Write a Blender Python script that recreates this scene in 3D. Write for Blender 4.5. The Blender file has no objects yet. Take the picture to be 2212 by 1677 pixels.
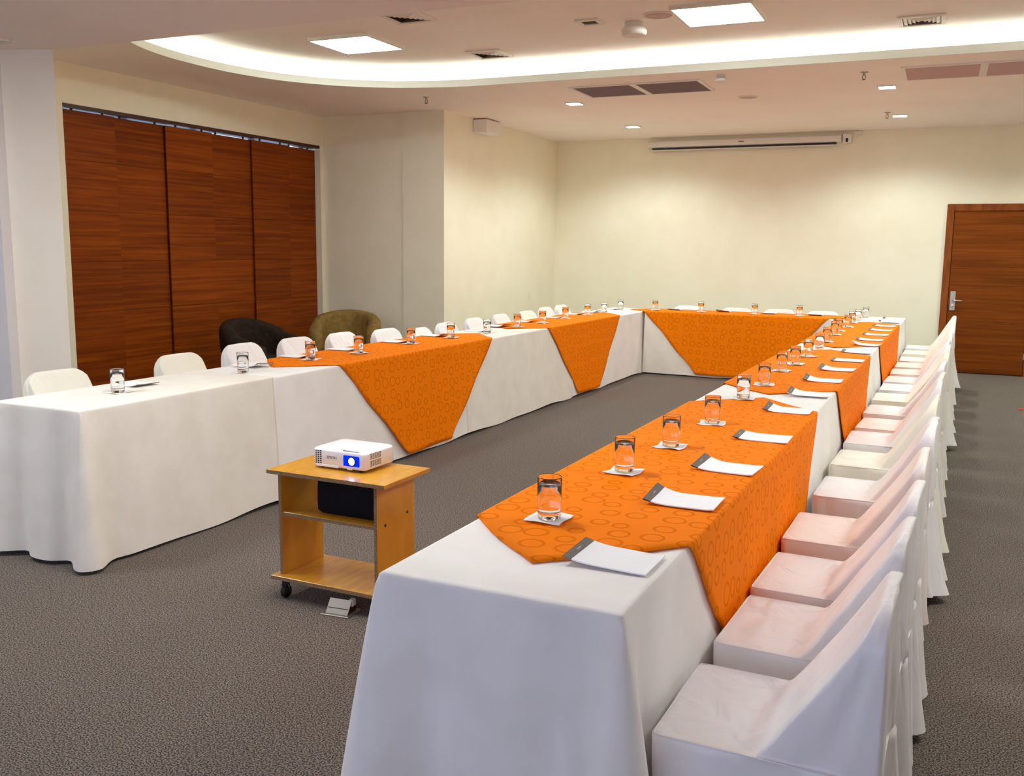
import bpy, bmesh, math, random
from mathutils import Matrix, Vector
random.seed(7)
SC = bpy.context.scene
COL = SC.collection
PI = math.pi

# ------------------------------------------------------------------ camera
FPX, YAW, PITCH, ROLL = 2057.3, math.radians(24.11), math.radians(-8.44), math.radians(0.568)
CAMPOS = Vector((0.0, 0.0, 1.55))
fw = Vector((-math.sin(YAW)*math.cos(PITCH), math.cos(YAW)*math.cos(PITCH), math.sin(PITCH)))
rt = Vector((math.cos(YAW), math.sin(YAW), 0)); up = rt.cross(fw)
rt2 = rt*math.cos(ROLL) + up*math.sin(ROLL); up2 = -rt*math.sin(ROLL) + up*math.cos(ROLL)
cam_d = bpy.data.cameras.new('camera'); cam = bpy.data.objects.new('camera', cam_d); COL.objects.link(cam)
m = Matrix.Identity(4)
for i in range(3):
    m[i][0], m[i][1], m[i][2], m[i][3] = rt2[i], up2[i], -fw[i], CAMPOS[i]
cam.matrix_world = m
cam_d.sensor_fit = 'HORIZONTAL'; cam_d.sensor_width = 36.0; cam_d.lens = FPX*36.0/2212.0
cam_d.clip_start = 0.05; cam_d.clip_end = 100
SC.camera = cam

# ------------------------------------------------------------------ world, daylight, exposure
W = bpy.data.worlds.new('outside'); SC.world = W; W.use_nodes = True
W.node_tree.nodes['Background'].inputs[0].default_value = (0.62, 0.76, 1.0, 1)
W.node_tree.nodes['Background'].inputs[1].default_value = 1.6
SC.view_settings.view_transform = 'Standard'; SC.view_settings.look = 'None'
SC.view_settings.gamma = 1.0; SC.view_settings.use_curve_mapping = False
SC.view_settings.exposure = 0.92
SC.cycles.use_denoising = True
SC.cycles.max_bounces = 14; SC.cycles.diffuse_bounces = 7; SC.cycles.transmission_bounces = 14
SC.cycles.sample_clamp_indirect = 6.0
P_PANEL, P_SOFFIT, P_DOWN, P_SPOT, P_COVE, P_DAY = 19.0, 26.0, 30.0, 56.0, 9.0, 24.0
# daylight that comes in by the wide window in the wall behind the camera
dl = bpy.data.lights.new('window_daylight', 'AREA'); dl.shape = 'RECTANGLE'; dl.size = 6.0; dl.size_y = 1.7
dl.energy = P_DAY; dl.color = (0.94, 0.80, 1.0)
dlo = bpy.data.objects.new('window_daylight', dl); COL.objects.link(dlo)
dlo.location = (-2.0, -3.12, 1.75); dlo.rotation_euler = (math.radians(90), 0, 0)
# (an area light shines along its -Z: turned by 90 degrees about X it faces +Y, into the room)

# ------------------------------------------------------------------ dimensions
HC, HU, HS = 3.086, 3.285, 2.80          # ring ceiling, recessed ceiling, low soffit
XL, XR, YF, YB = -7.014, 3.8, 13.443, -3.0
YS = 4.70                                 # far edge of the soffit
XCOL, YCOL, XPIL = -5.322, 9.913, -5.872
ZT = 0.77                                 # table top

# ------------------------------------------------------------------ materials
def lin(c):
    c /= 255.0
    return c/12.92 if c <= 0.04045 else ((c+0.055)/1.055)**2.4
def rgb(r, g, b): return (lin(r), lin(g), lin(b), 1)
def new_mat(name):
    mt = bpy.data.materials.new(name); mt.use_nodes = True
    nt = mt.node_tree; b = nt.nodes['Principled BSDF']
    return mt, nt, b
def N(nt, t, **kw):
    n = nt.nodes.new(t)
    for k, v in kw.items(): setattr(n, k, v)
    return n
def plain(name, col, rough=0.6, metal=0.0, spec=0.5, coat=0.0):
    mt, nt, b = new_mat(name)
    b.inputs['Base Color'].default_value = col; b.inputs['Roughness'].default_value = rough
    b.inputs['Metallic'].default_value = metal; b.inputs['Specular IOR Level'].default_value = spec
    b.inputs['Coat Weight'].default_value = coat
    return mt
def noisy(name, c1, c2, scale, rough=0.8, bump=0.0, bdist=0.002, stretch=(1,1,1), detail=3.0, spec=0.3, lo=0.35, hi=0.65, obj=False, sheen=0.0, bscale=None):
    mt, nt, b = new_mat(name)
    tc = N(nt, 'ShaderNodeTexCoord'); mp = N(nt, 'ShaderNodeMapping'); mp.inputs['Scale'].default_value = stretch
    if obj: nt.links.new(tc.outputs['Object'], mp.inputs[0])
    else:
        g = N(nt, 'ShaderNodeNewGeometry'); nt.links.new(g.outputs['Position'], mp.inputs[0])
    nz = N(nt, 'ShaderNodeTexNoise'); nz.inputs['Scale'].default_value = scale; nz.inputs['Detail'].default_value = detail
    nt.links.new(mp.outputs[0], nz.inputs['Vector'])
    rp = N(nt, 'ShaderNodeValToRGB'); rp.color_ramp.elements[0].position = lo; rp.color_ramp.elements[1].position = hi
    rp.color_ramp.elements[0].color = c1; rp.color_ramp.elements[1].color = c2
    nt.links.new(nz.outputs['Fac'], rp.inputs[0]); nt.links.new(rp.outputs[0], b.inputs['Base Color'])
    b.inputs['Roughness'].default_value = rough; b.inputs['Specular IOR Level'].default_value = spec
    b.inputs['Sheen Weight'].default_value = sheen
    if bump:
        src = nz
        if bscale:
            src = N(nt, 'ShaderNodeTexNoise'); src.inputs['Scale'].default_value = bscale; src.inputs['Detail'].default_value = 3
            nt.links.new(mp.outputs[0], src.inputs['Vector'])
        bp = N(nt, 'ShaderNodeBump'); bp.inputs['Strength'].default_value = bump; bp.inputs['Distance'].default_value = bdist
        nt.links.new(src.outputs['Fac'], bp.inputs['Height']); nt.links.new(bp.outputs[0], b.inputs['Normal'])
    return mt
def emit(name, col, s):
    mt = bpy.data.materials.new(name); mt.use_nodes = True; nt = mt.node_tree
    nt.nodes.remove(nt.nodes['Principled BSDF'])
    e = N(nt, 'ShaderNodeEmission'); e.inputs[0].default_value = col; e.inputs[1].default_value = s
    nt.links.new(e.outputs[0], nt.nodes['Material Output'].inputs[0]); return mt
def wood(name, dark, mid, light, stretch, rough=0.42, vary=0.35, coat=0.0):
    """veneer: fine grain running along the axis with the small stretch"""
    mt, nt, b = new_mat(name)
    g = N(nt, 'ShaderNodeNewGeometry'); mp = N(nt, 'ShaderNodeMapping'); mp.inputs['Scale'].default_value = stretch
    oi = N(nt, 'ShaderNodeObjectInfo'); ad = N(nt, 'ShaderNodeVectorMath', operation='SCALE'); ad.inputs[0].default_value = (13, 17, 11)
    nt.links.new(oi.outputs['Random'], ad.inputs['Scale'])
    nt.links.new(g.outputs['Position'], mp.inputs[0])
    sm = N(nt, 'ShaderNodeVectorMath', operation='ADD'); nt.links.new(mp.outputs[0], sm.inputs[0]); nt.links.new(ad.outputs[0], sm.inputs[1])
    n1 = N(nt, 'ShaderNodeTexNoise'); n1.inputs['Scale'].default_value = 1.0; n1.inputs['Detail'].default_value = 5; n1.inputs['Distortion'].default_value = 0.6
    nt.links.new(sm.outputs[0], n1.inputs['Vector'])
    rp = N(nt, 'ShaderNodeValToRGB'); e = rp.color_ramp.elements
    e[0].position = 0.28; e[0].color = dark; e[1].position = 0.72; e[1].color = light
    k = rp.color_ramp.elements.new(0.5); k.color = mid
    nt.links.new(n1.outputs['Fac'], rp.inputs[0])
    hs = N(nt, 'ShaderNodeHueSaturation'); mr = N(nt, 'ShaderNodeMapRange'); mr.inputs[3].default_value = 1-vary/2; mr.inputs[4].default_value = 1+vary/2
    nt.links.new(oi.outputs['Random'], mr.inputs[0]); nt.links.new(mr.outputs[0], hs.inputs['Value']); nt.links.new(rp.outputs[0], hs.inputs['Color'])
    nt.links.new(hs.outputs[0], b.inputs['Base Color'])
    b.inputs['Roughness'].default_value = rough; b.inputs['Coat Weight'].default_value = coat; b.inputs['Coat Roughness'].default_value = 0.15
    b.inputs['Specular IOR Level'].default_value = 0.1
    return mt

M = {}
M['wall'] = noisy('wall_paint_cream', rgb(241,234,210), rgb(244,238,216), 3.0, 0.75, 0.15, 0.001, bscale=180)
M['ceil'] = noisy('ceiling_paint', rgb(247,239,232), rgb(250,243,236), 1.2, 0.8)
M['soffit'] = noisy('soffit_paint', rgb(244,231,225), rgb(247,235,229), 1.2, 0.8)
M['lip'] = plain('cove_white', rgb(232,234,222), 0.7)
M['pier'] = noisy('pier_paint', rgb(247,233,214), rgb(249,238,221), 2.0, 0.75)
M['nearwall'] = plain('near_wall_paint', rgb(232,226,226), 0.75)
M['cloth'] = noisy('white_tablecloth', rgb(238,233,228), rgb(244,240,236), 5.0, 0.85, 0.25, 0.0012, spec=0.2, sheen=0.1, bscale=300)
M['cloth_cream'] = noisy('ivory_tablecloth', rgb(232,224,212), rgb(238,231,220), 6.0, 0.85, 0.35, 0.0015, spec=0.2, sheen=0.1, bscale=220)
M['paper'] = plain('paper_white', rgb(245,244,247), 0.7)
M['tissue'] = noisy('tissue_white', rgb(238,236,236), rgb(246,244,243), 40, 0.9, 0.3, 0.001)
M['header'] = noisy('notepad_header_grey', rgb(95,88,82), rgb(112,104,98), 400, 0.6)
M['logo'] = plain('logo_white', rgb(225,222,218), 0.6)
M['trim_white'] = plain('white_fixture', rgb(232,226,218), 0.5)
M['plastic_white'] = plain('white_plastic_gloss', rgb(236,234,238), 0.28, coat=0.4)
M['grille_dark'] = noisy('grille_dark', rgb(128,116,120), rgb(150,137,140), 300, 0.6, stretch=(1,6,1))
M['grille_rose'] = noisy('grille_light', rgb(206,178,172), rgb(218,190,183), 300, 0.7, stretch=(1,6,1))
M['vent_in'] = plain('vent_inside', rgb(70,58,52), 0.8)
M['black'] = plain('black_plastic', rgb(16,14,15), 0.5)
M['bag'] = noisy('black_bag_cloth', rgb(8,6,10), rgb(18,15,20), 200, 0.9, 0.4, 0.002)
M['metal'] = plain('brushed_steel', rgb(190,184,176), 0.35, metal=0.9)
M['dark_metal'] = plain('dark_metal', rgb(60,56,52), 0.45, metal=0.6)
M['door'] = wood('door_veneer', rgb(98,46,6), rgb(118,58,10), rgb(132,68,14), (0.9, 0.9, 30), 0.45, 0.08)
M['doorframe'] = wood('door_frame_wood', rgb(112,56,20), rgb(134,70,28), rgb(150,82,36), (10, 10, 3), 0.4, 0.06)
M['panel'] = wood('panel_veneer', rgb(110,46,5), rgb(132,59,8), rgb(152,73,12), (0.9, 0.9, 34), 0.45, 0.22)
M['panelrail'] = plain('panel_rail_brown', rgb(70,34,20), 0.5)
M['beech'] = wood('beech_laminate', rgb(192,128,26), rgb(206,145,38), rgb(218,158,52), (26, 6, 3), 0.3, 0.06, coat=0.5)
M['chipboard'] = noisy('chipboard_edge', rgb(98,72,44), rgb(172,140,102), 420, 0.8)
M['darkfelt'] = noisy('armchair_dark_velvet', rgb(40,29,23), rgb(52,39,31), 30, 0.9, 0.2, 0.002, spec=0.1)
M['olive'] = noisy('armchair_olive_velvet', rgb(124,98,52), rgb(142,114,64), 16, 0.85, 0.15, 0.002, spec=0.1)
M['cordorange'] = plain('orange_cord', rgb(228,92,40), 0.5)
M['cordred'] = plain('red_cord', rgb(190,52,34), 0.5)
M['led_panel'] = emit('panel_light', (0.88, 1.0, 1.0, 1), P_PANEL)
M['led_soffit'] = emit('soffit_panel_light', (0.95, 1.0, 1.0, 1), P_SOFFIT)
M['led_down'] = emit('downlight_lens', (0.94, 1.0, 0.95, 1), P_DOWN)
M['led_cove'] = emit('cove_led', (0.94, 1.0, 0.97, 1), P_COVE)
M['lens'] = emit('projector_beam', (0.42, 0.55, 1.0, 1), 9.0)
M['lensblue'] = emit('projector_lens_glow', (0.0, 0.012, 0.9, 1), 1.4)
M['ledblue'] = emit('status_led', (0.2, 0.35, 1.0, 1), 3.0)

def carpet():
    mt, nt, b = new_mat('carpet_grey_brown')
    g = N(nt, 'ShaderNodeNewGeometry')
    n1 = N(nt, 'ShaderNodeTexNoise'); n1.inputs['Scale'].default_value = 175; n1.inputs['Detail'].default_value = 3.0
    n2 = N(nt, 'ShaderNodeTexVoronoi'); n2.inputs['Scale'].default_value = 260
    n3 = N(nt, 'ShaderNodeTexNoise'); n3.inputs['Scale'].default_value = 0.9; n3.inputs['Detail'].default_value = 2
    for n in (n1, n2, n3): nt.links.new(g.outputs['Position'], n.inputs['Vector'])
    rp = N(nt, 'ShaderNodeValToRGB'); e = rp.color_ramp.elements
    e[0].position = 0.43; e[0].color = rgb(48,41,36); e[1].position = 0.58; e[1].color = rgb(136,122,110)
    nt.links.new(n1.outputs['Fac'], rp.inputs[0])
    mx = N(nt, 'ShaderNodeMix', data_type='RGBA', blend_type='MULTIPLY'); mx.inputs[0].default_value = 0.5
    r2 = N(nt, 'ShaderNodeValToRGB'); r2.color_ramp.elements[0].color = (1.25,1.25,1.25,1); r2.color_ramp.elements[1].color = (0.45,0.45,0.45,1)
    nt.links.new(n2.outputs['Distance'], r2.inputs[0])
    nt.links.new(rp.outputs[0], mx.inputs[6]); nt.links.new(r2.outputs[0], mx.inputs[7])
    nt.links.new(mx.outputs[2], b.inputs['Base Color'])
    b.inputs['Roughness'].default_value = 0.95; b.inputs['Specular IOR Level'].default_value = 0.1; b.inputs['Sheen Weight'].default_value = 0.1
    bp = N(nt, 'ShaderNodeBump'); bp.inputs['Strength'].default_value = 0.2; bp.inputs['Distance'].default_value = 0.003
    nt.links.new(n1.outputs['Fac'], bp.inputs['Height']); nt.links.new(bp.outputs[0], b.inputs['Normal'])
    return mt
M['carpet'] = carpet()

def orange():
    """satin overlay with woven rings; the UV map is the unrolled cloth in metres"""
    mt, nt, b = new_mat('orange_ring_jacquard')
    uv = N(nt, 'ShaderNodeUVMap'); uv.uv_map = 'UVMap'
    vo = N(nt, 'ShaderNodeTexVoronoi', voronoi_dimensions='2D'); vo.inputs['Scale'].default_value = 10.5; vo.inputs['Randomness'].default_value = 0.42
    nt.links.new(uv.outputs[0], vo.inputs['Vector'])
    sp = N(nt, 'ShaderNodeSeparateColor'); nt.links.new(vo.outputs['Color'], sp.inputs[0])
    rr = N(nt, 'ShaderNodeMapRange'); rr.inputs[3].default_value = 0.22; rr.inputs[4].default_value = 0.36
    nt.links.new(sp.outputs[0], rr.inputs[0])
    df = N(nt, 'ShaderNodeMath', operation='SUBTRACT'); nt.links.new(vo.outputs['Distance'], df.inputs[0]); nt.links.new(rr.outputs[0], df.inputs[1])
    ab = N(nt, 'ShaderNodeMath', operation='ABSOLUTE'); nt.links.new(df.outputs[0], ab.inputs[0])
    rg = N(nt, 'ShaderNodeMapRange'); rg.inputs[1].default_value = 0.03; rg.inputs[2].default_value = 0.065; rg.inputs[3].default_value = 1.0; rg.inputs[4].default_value = 0.0
    nt.links.new(ab.outputs[0], rg.inputs[0])
    mx = N(nt, 'ShaderNodeMix', data_type='RGBA'); mx.inputs[6].default_value = rgb(246,128,10); mx.inputs[7].default_value = rgb(206,94,4)
    fm = N(nt, 'ShaderNodeMath', operation='MULTIPLY'); fm.inputs[1].default_value = 0.55; nt.links.new(rg.outputs[0], fm.inputs[0])
    nt.links.new(fm.outputs[0], mx.inputs[0]); nt.links.new(mx.outputs[2], b.inputs['Base Color'])
    rm = N(nt, 'ShaderNodeMapRange'); rm.inputs[3].default_value = 0.6; rm.inputs[4].default_value = 0.75
    nt.links.new(rg.outputs[0], rm.inputs[0]); nt.links.new(rm.outputs[0], b.inputs['Roughness'])
    b.inputs['Specular IOR Level'].default_value = 0.03
    nz = N(nt, 'ShaderNodeTexNoise'); nz.inputs['Scale'].default_value = 9; nt.links.new(uv.outputs[0], nz.inputs['Vector'])
    bp = N(nt, 'ShaderNodeBump'); bp.inputs['Strength'].default_value = 0.35; bp.inputs['Distance'].default_value = 0.01
    nt.links.new(nz.outputs['Fac'], bp.inputs['Height']); nt.links.new(bp.outputs[0], b.inputs['Normal'])
    return mt
M['orange'] = orange()

def satin(name, c):
    mt, nt, b = new_mat(name)
    tc = N(nt, 'ShaderNodeTexCoord'); mp = N(nt, 'ShaderNodeMapping'); mp.inputs['Scale'].default_value = (7, 7, 2.2)
    nt.links.new(tc.outputs['Object'], mp.inputs[0])
    oi = N(nt, 'ShaderNodeObjectInfo'); vs = N(nt, 'ShaderNodeVectorMath', operation='SCALE'); vs.inputs[0].default_value = (31, 17, 23)
    nt.links.new(oi.outputs['Random'], vs.inputs['Scale'])
    sm = N(nt, 'ShaderNodeVectorMath', operation='ADD'); nt.links.new(mp.outputs[0], sm.inputs[0]); nt.links.new(vs.outputs[0], sm.inputs[1])
    nz = N(nt, 'ShaderNodeTexNoise'); nz.inputs['Scale'].default_value = 1.5; nz.inputs['Detail'].default_value = 2.0; nz.inputs['Distortion'].default_value = 0.6
    nt.links.new(sm.outputs[0], nz.inputs['Vector'])
    bp = N(nt, 'ShaderNodeBump'); bp.inputs['Strength'].default_value = 0.6; bp.inputs['Distance'].default_value = 0.022
    nt.links.new(nz.outputs['Fac'], bp.inputs['Height']); nt.links.new(bp.outputs[0], b.inputs['Normal'])
    b.inputs['Base Color'].default_value = c; b.inputs['Roughness'].default_value = 0.42
    b.inputs['Specular IOR Level'].default_value = 0.45; b.inputs['Sheen Weight'].default_value = 0.15
    return mt
SATIN = [satin('white_satin', rgb(238,233,232)), satin('ivory_satin', rgb(240,234,218)), satin('blush_satin', rgb(240,228,220))]

def glassmat(name, ior, col=(1,1,1,1)):
    mt, nt, b = new_mat(name)
    b.inputs['Base Color'].default_value = col; b.inputs['Transmission Weight'].default_value = 1.0
    b.inputs['Roughness'].default_value = 0.0; b.inputs['IOR'].default_value = ior
    return mt
M['glass'] = glassmat('clear_glass', 1.45); M['water'] = glassmat('water', 1.33)
def thinpane():
    mt = bpy.data.materials.new('window_pane'); mt.use_nodes = True; nt = mt.node_tree
    nt.nodes.remove(nt.nodes['Principled BSDF'])
    t = N(nt, 'ShaderNodeBsdfTransparent'); t.inputs[0].default_value = (0.92,0.96,1,1); g = N(nt, 'ShaderNodeBsdfGlossy'); g.inputs['Roughness'].default_value = 0.02
    mx = N(nt, 'ShaderNodeMixShader'); mx.inputs[0].default_value = 0.06
    nt.links.new(t.outputs[0], mx.inputs[1]); nt.links.new(g.outputs[0], mx.inputs[2]); nt.links.new(mx.outputs[0], nt.nodes['Material Output'].inputs[0]); return mt
M['pane'] = thinpane()

# ------------------------------------------------------------------ mesh helpers
class MB:
    def __init__(s): s.v = []; s.f = []
    def add(s, vs, fs):
        o = len(s.v); s.v += [tuple(v) for v in vs]; s.f += [tuple(i+o for i in f) for f in fs]; return s
    def box(s, x0, x1, y0, y1, z0, z1, c=0.0):
        if c <= 0:
            vs = [(x0,y0,z0),(x1,y0,z0),(x1,y1,z0),(x0,y1,z0),(x0,y0,z1),(x1,y0,z1),(x1,y1,z1),(x0,y1,z1)]
            return s.add(vs, [(0,3,2,1),(4,5,6,7),(0,1,5,4),(1,2,6,5),(2,3,7,6),(3,0,4,7)])
        vs = []
        for z, i in ((z0,c),(z0+c,0),(z1-c,0),(z1,c)):     # chamfered along the rims
            a, b, d, e = x0+i, x1-i, y0+i, y1-i
            k = c if i == 0 else c*0.6
            vs += [(a+k,d,z),(b-k,d,z),(b,d+k,z),(b,e-k,z),(b-k,e,z),(a+k,e,z),(a,e-k,z),(a,d+k,z)]
        fs = [tuple(range(7,-1,-1)), tuple(range(24,32))]
        for r in range(3):
            for k in range(8): fs.append((r*8+k, r*8+(k+1)%8, r*8+8+(k+1)%8, r*8+8+k))
        return s.add(vs, fs)
    def lathe(s, prof, n=24, c=(0,0,0)):
        vs = []; fs = []
        for (r, z) in prof:
            for k in range(n):
                a = 2*PI*k/n; vs.append((c[0]+r*math.cos(a), c[1]+r*math.sin(a), c[2]+z))
        for i in range(len(prof)-1):
            for k in range(n): fs.append((i*n+k, i*n+(k+1)%n, (i+1)*n+(k+1)%n, (i+1)*n+k))
        return s.add(vs, fs)
    def tube(s, pts, r, n=8):
        pts = [Vector(p) for p in pts]; vs = []; fs = []
        for i, p in enumerate(pts):
            d = (pts[min(i+1, len(pts)-1)] - pts[max(i-1, 0)]).normalized()
            a = d.cross(Vector((0,0,1)) if abs(d.z) < 0.9 else Vector((1,0,0))).normalized(); b = d.cross(a)
            for k in range(n):
                t = 2*PI*k/n; vs.append(tuple(p + a*(r*math.cos(t)) + b*(r*math.sin(t))))
        for i in range(len(pts)-1):
            for k in range(n): fs.append((i*n+k, i*n+(k+1)%n, (i+1)*n+(k+1)%n, (i+1)*n+k))
        fs.append(tuple(range(n-1,-1,-1))); fs.append(tuple(range((len(pts)-1)*n, len(pts)*n)))
        return s.add(vs, fs)
    def prism(s, poly, z0, z1):
        n = len(poly); vs = [(x,y,z0) for x,y in poly] + [(x,y,z1) for x,y in poly]
        fs = [tuple(range(n-1,-1,-1)), tuple(range(n,2*n))] + [(k,(k+1)%n,n+(k+1)%n,n+k) for k in range(n)]
        return s.add(vs, fs)
    def mesh(s, name, smooth=False):
        me = bpy.data.meshes.new(name); me.from_pydata(s.v, [], s.f); me.update()
        bm = bmesh.new(); bm.from_mesh(me); bmesh.ops.recalc_face_normals(bm, faces=bm.faces); bm.to_mesh(me); bm.free()
        if smooth: me.polygons.foreach_set('use_smooth', [True]*len(me.polygons))
        return me
    def obj(s, name, mat, parent=None, smooth=False, loc=None, rz=None):
        return place(name, s.mesh(name, smooth), mat, parent, loc, rz)
def place(name, me, mat, parent=None, loc=None, rz=None):
    if mat and not me.materials: me.materials.append(mat)
    o = bpy.data.objects.new(name, me); COL.objects.link(o)
    if parent: o.parent = parent
    if loc: o.location = loc
    if rz is not None: o.rotation_euler = (0,0,rz)
    return o
def thing(name, label, cat, loc=(0,0,0), rz=0.0, group=None):
    o = bpy.data.objects.new(name, None); COL.objects.link(o); o.empty_display_size = 0.1
    o.location = loc; o.rotation_euler = (0,0,rz); tag(o, label, cat, group); return o
def tag(o, label, cat, group=None):
    o['label'] = label; o['category'] = cat
    if group: o['group'] = group
    return o
def struct(o, label, cat):
    o['kind'] = 'structure'; o['label'] = label; o['category'] = cat; return o
ORD = ['first','second','third','fourth','fifth','sixth','seventh','eighth','ninth','tenth','eleventh','twelfth','thirteenth','fourteenth','fifteenth','sixteenth','seventeenth']

# ------------------------------------------------------------------ the setting
struct(MB().box(-9.2, XR+0.2, YB-0.2, YF+0.2, -0.2, 0).obj('floor', M['carpet']), 'grey brown loop pile carpet across the whole room', 'floor')

# ring ceiling with the rounded cove opening
CX, CY, RX, RY = -1.6, 6.69, 4.43, 1.86
def cove_loop(grow=0.0, n=64):
    """stadium-like outline: two straight sides joined by squarish oval ends"""
    B = RY+grow; e = 1.95+grow; hx = RX-1.95; pts = []
    for side in (1, -1):
        for k in range(n+1):
            t = -PI/2 + PI*k/n
            c, s_ = math.cos(t), math.sin(t)
            ex = abs(c)**(2/2.25); ey = math.copysign(abs(s_)**(2/2.25), s_)
            pts.append((CX + side*(hx + e*ex), CY + side*B*ey))
    return pts
def ring_mesh(outer, inner, z):
    bm = bmesh.new()
    def loop(ps):
        vs = [bm.verts.new((x,y,z)) for x,y in ps]
        return [bm.edges.new((vs[i], vs[(i+1)%len(vs)])) for i in range(len(vs))]
    es = loop(outer) + loop(inner)
    bmesh.ops.triangle_fill(bm, edges=es, use_beauty=True, normal=(0,0,-1))
    me = bpy.data.meshes.new('ceiling'); bm.to_mesh(me); bm.free(); return me
ce = place('ceiling', ring_mesh([(XL-0.3,YS),(XR,YS),(XR,YF),(XL-0.3,YF)], cove_loop(), HC), M['ceil'])
struct(ce, 'pinkish plaster ceiling ring around the lit oval recess', 'ceiling')
def band(l0, z0, l1, z1):
    mb = MB(); n = len(l0)
    return mb.add([(x,y,z0) for x,y in l0] + [(x,y,z1) for x,y in l1], [(k,(k+1)%n,n+(k+1)%n,n+k) for k in range(n)])
LIPZ = HC + 0.066
L0, L1, L2 = cove_loop(), cove_loop(0.035), cove_loop(0.20)
lip = MB(); q = band(L0, HC, L0, LIPZ); lip.add(q.v, q.f); q = band(L0, LIPZ, L1, LIPZ); lip.add(q.v, q.f); q = band(L1, LIPZ, L1, LIPZ-0.05); lip.add(q.v, q.f)
o = lip.obj('cove_lip', M['lip'], ce, True)
q = band(L1, LIPZ-0.05, L2, LIPZ-0.05); o = q.obj('cove_shelf', M['lip'], ce)
q = band(L2, LIPZ-0.05, L2, HU); o = q.obj('cove_back', M['lip'], ce, True)
n2 = len(L2)
o = MB().add([(x,y,HU) for x,y in L2], [tuple(range(n2))]).obj('recess_ceiling', M['ceil'], ce)
led0, led1 = cove_loop(0.135), cove_loop(0.165)
mb = MB(); q = band(led0, LIPZ-0.035, led1, LIPZ-0.035); mb.add(q.v, q.f)
q = band(led0, LIPZ-0.0495, led0, LIPZ-0.035); mb.add(q.v, q.f); q = band(led1, LIPZ-0.0495, led1, LIPZ-0.035); mb.add(q.v, q.f)
tag(mb.obj('cove_light_strip', M['led_cove']), 'continuous white light strip hidden behind the oval ceiling recess lip', 'light strip')

# low soffit over the foreground, closed roof above everything
so = MB().box(-9.2, XR+0.2, YB-0.2, YS, HS, HU+0.3).obj('ceiling_soffit', M['soffit']); struct(so, 'lower pinkish ceiling over the foreground', 'ceiling')
o = MB().box(-9.2, XR+0.2, YS, YF+0.2, HU+0.02, HU+0.3).obj('ceiling_slab', M['ceil']); struct(o, 'slab above the ceiling recess', 'ceiling')

# walls
o = MB().box(XPIL-0.0, XR+0.2, YF, YF+0.2, 0, HU+0.02).obj('wall_far', M['wall']); struct(o, 'cream wall at the far end behind the projection screen', 'wall')
o = MB().box(XR, XR+0.2, YB-0.2, YF, 0, HU+0.02).obj('wall_right', M['wall']); struct(o, 'cream wall on the right side of the room', 'wall')
o = MB().prism([(XCOL,YCOL),(XCOL,YF),(XPIL-1.6,YF),(XPIL-1.6,YCOL+0.03),(XPIL,YCOL+0.03),(XPIL,YCOL)], 0, HU+0.02).obj('wall_left', M['wall']); struct(o, 'cream wall and pillar on the left beyond the armchairs', 'wall')
WY0, WY1, WZ = 6.133, 9.882, 2.742
mb = MB().box(XL-0.3, XL, 4.85, WY0, 0, HC+0.1).box(XL-0.3, XL, WY0, YCOL+0.03, WZ, HC+0.1).box(XL-0.3, XL, WY1, YCOL+0.03, 0, WZ)
o = mb.obj('wall_left_window', M['wall']); struct(o, 'cream wall around the opening with wooden panels', 'wall')
w1 = bpy.data.objects.new('window_1', None); COL.objects.link(w1); struct(w1, 'daylit window behind the wooden panel blinds', 'window')
MB().box(XL-0.285, XL-0.28, WY0, WY1, 0, WZ).obj('pane', M['pane'], w1)
fr = MB()
for k in range(5):
    yy = WY0 + (WY1-WY0)*k/4; fr.box(XL-0.3, XL-0.25, max(WY0, yy-0.025), min(WY1, yy+0.025), 0, WZ)
fr.obj('window_frame', M['dark_metal'], w1)
A, B = (-5.42, 4.69), (-5.77, 4.57)
o = MB().prism([A, (-5.80, 4.86), (-9.2, 4.86), (-9.2, 4.60), (B[0]-0.02, B[1]+0.02), B], 0, HS+0.3).obj('wall_pier', M['pier']); struct(o, 'pale pillar at the left edge of the room', 'wall')
o = MB().box(-9.2, B[0]-0.005, 4.50, 4.585, 0, HS).obj('wall_left_near', M['nearwall']); struct(o, 'pale lilac lit wall at the left frame edge', 'wall')
o = MB().box(-9.2, -9.0, YB, 4.5, 0, HS).obj('wall_left_foreground', M['nearwall']); struct(o, 'white wall left of the foreground', 'wall')
BX0, BX1, BZ0, BZ1 = -5.0, 1.0, 0.9, 2.6
o = MB().box(-9.2, BX0, YB-0.2, YB, 0, HS).box(BX1, XR, YB-0.2, YB, 0, HS).box(BX0, BX1, YB-0.2, YB, 0, BZ0).box(BX0, BX1, YB-0.2, YB, BZ1, HS).obj('wall_back', M['nearwall']); struct(o, 'white wall behind the camera', 'wall')
w2 = bpy.data.objects.new('window_2', None); COL.objects.link(w2); struct(w2, 'wide window in the wall behind the camera', 'window')
MB().box(BX0, BX1, YB-0.06, YB-0.055, BZ0, BZ1).obj('pane', M['pane'], w2)
fr = MB()
for k in range(5):
    xx = BX0 + (BX1-BX0)*k/4; fr.box(max(BX0,xx-0.03), min(BX1,xx+0.03), YB-0.08, YB-0.03, BZ0, BZ1)
fr.box(BX0, BX1, YB-0.08, YB-0.03, BZ0, BZ0+0.05).box(BX0, BX1, YB-0.08, YB-0.03, BZ1-0.05, BZ1).obj('window_frame', M['trim_white'], w2)

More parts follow.
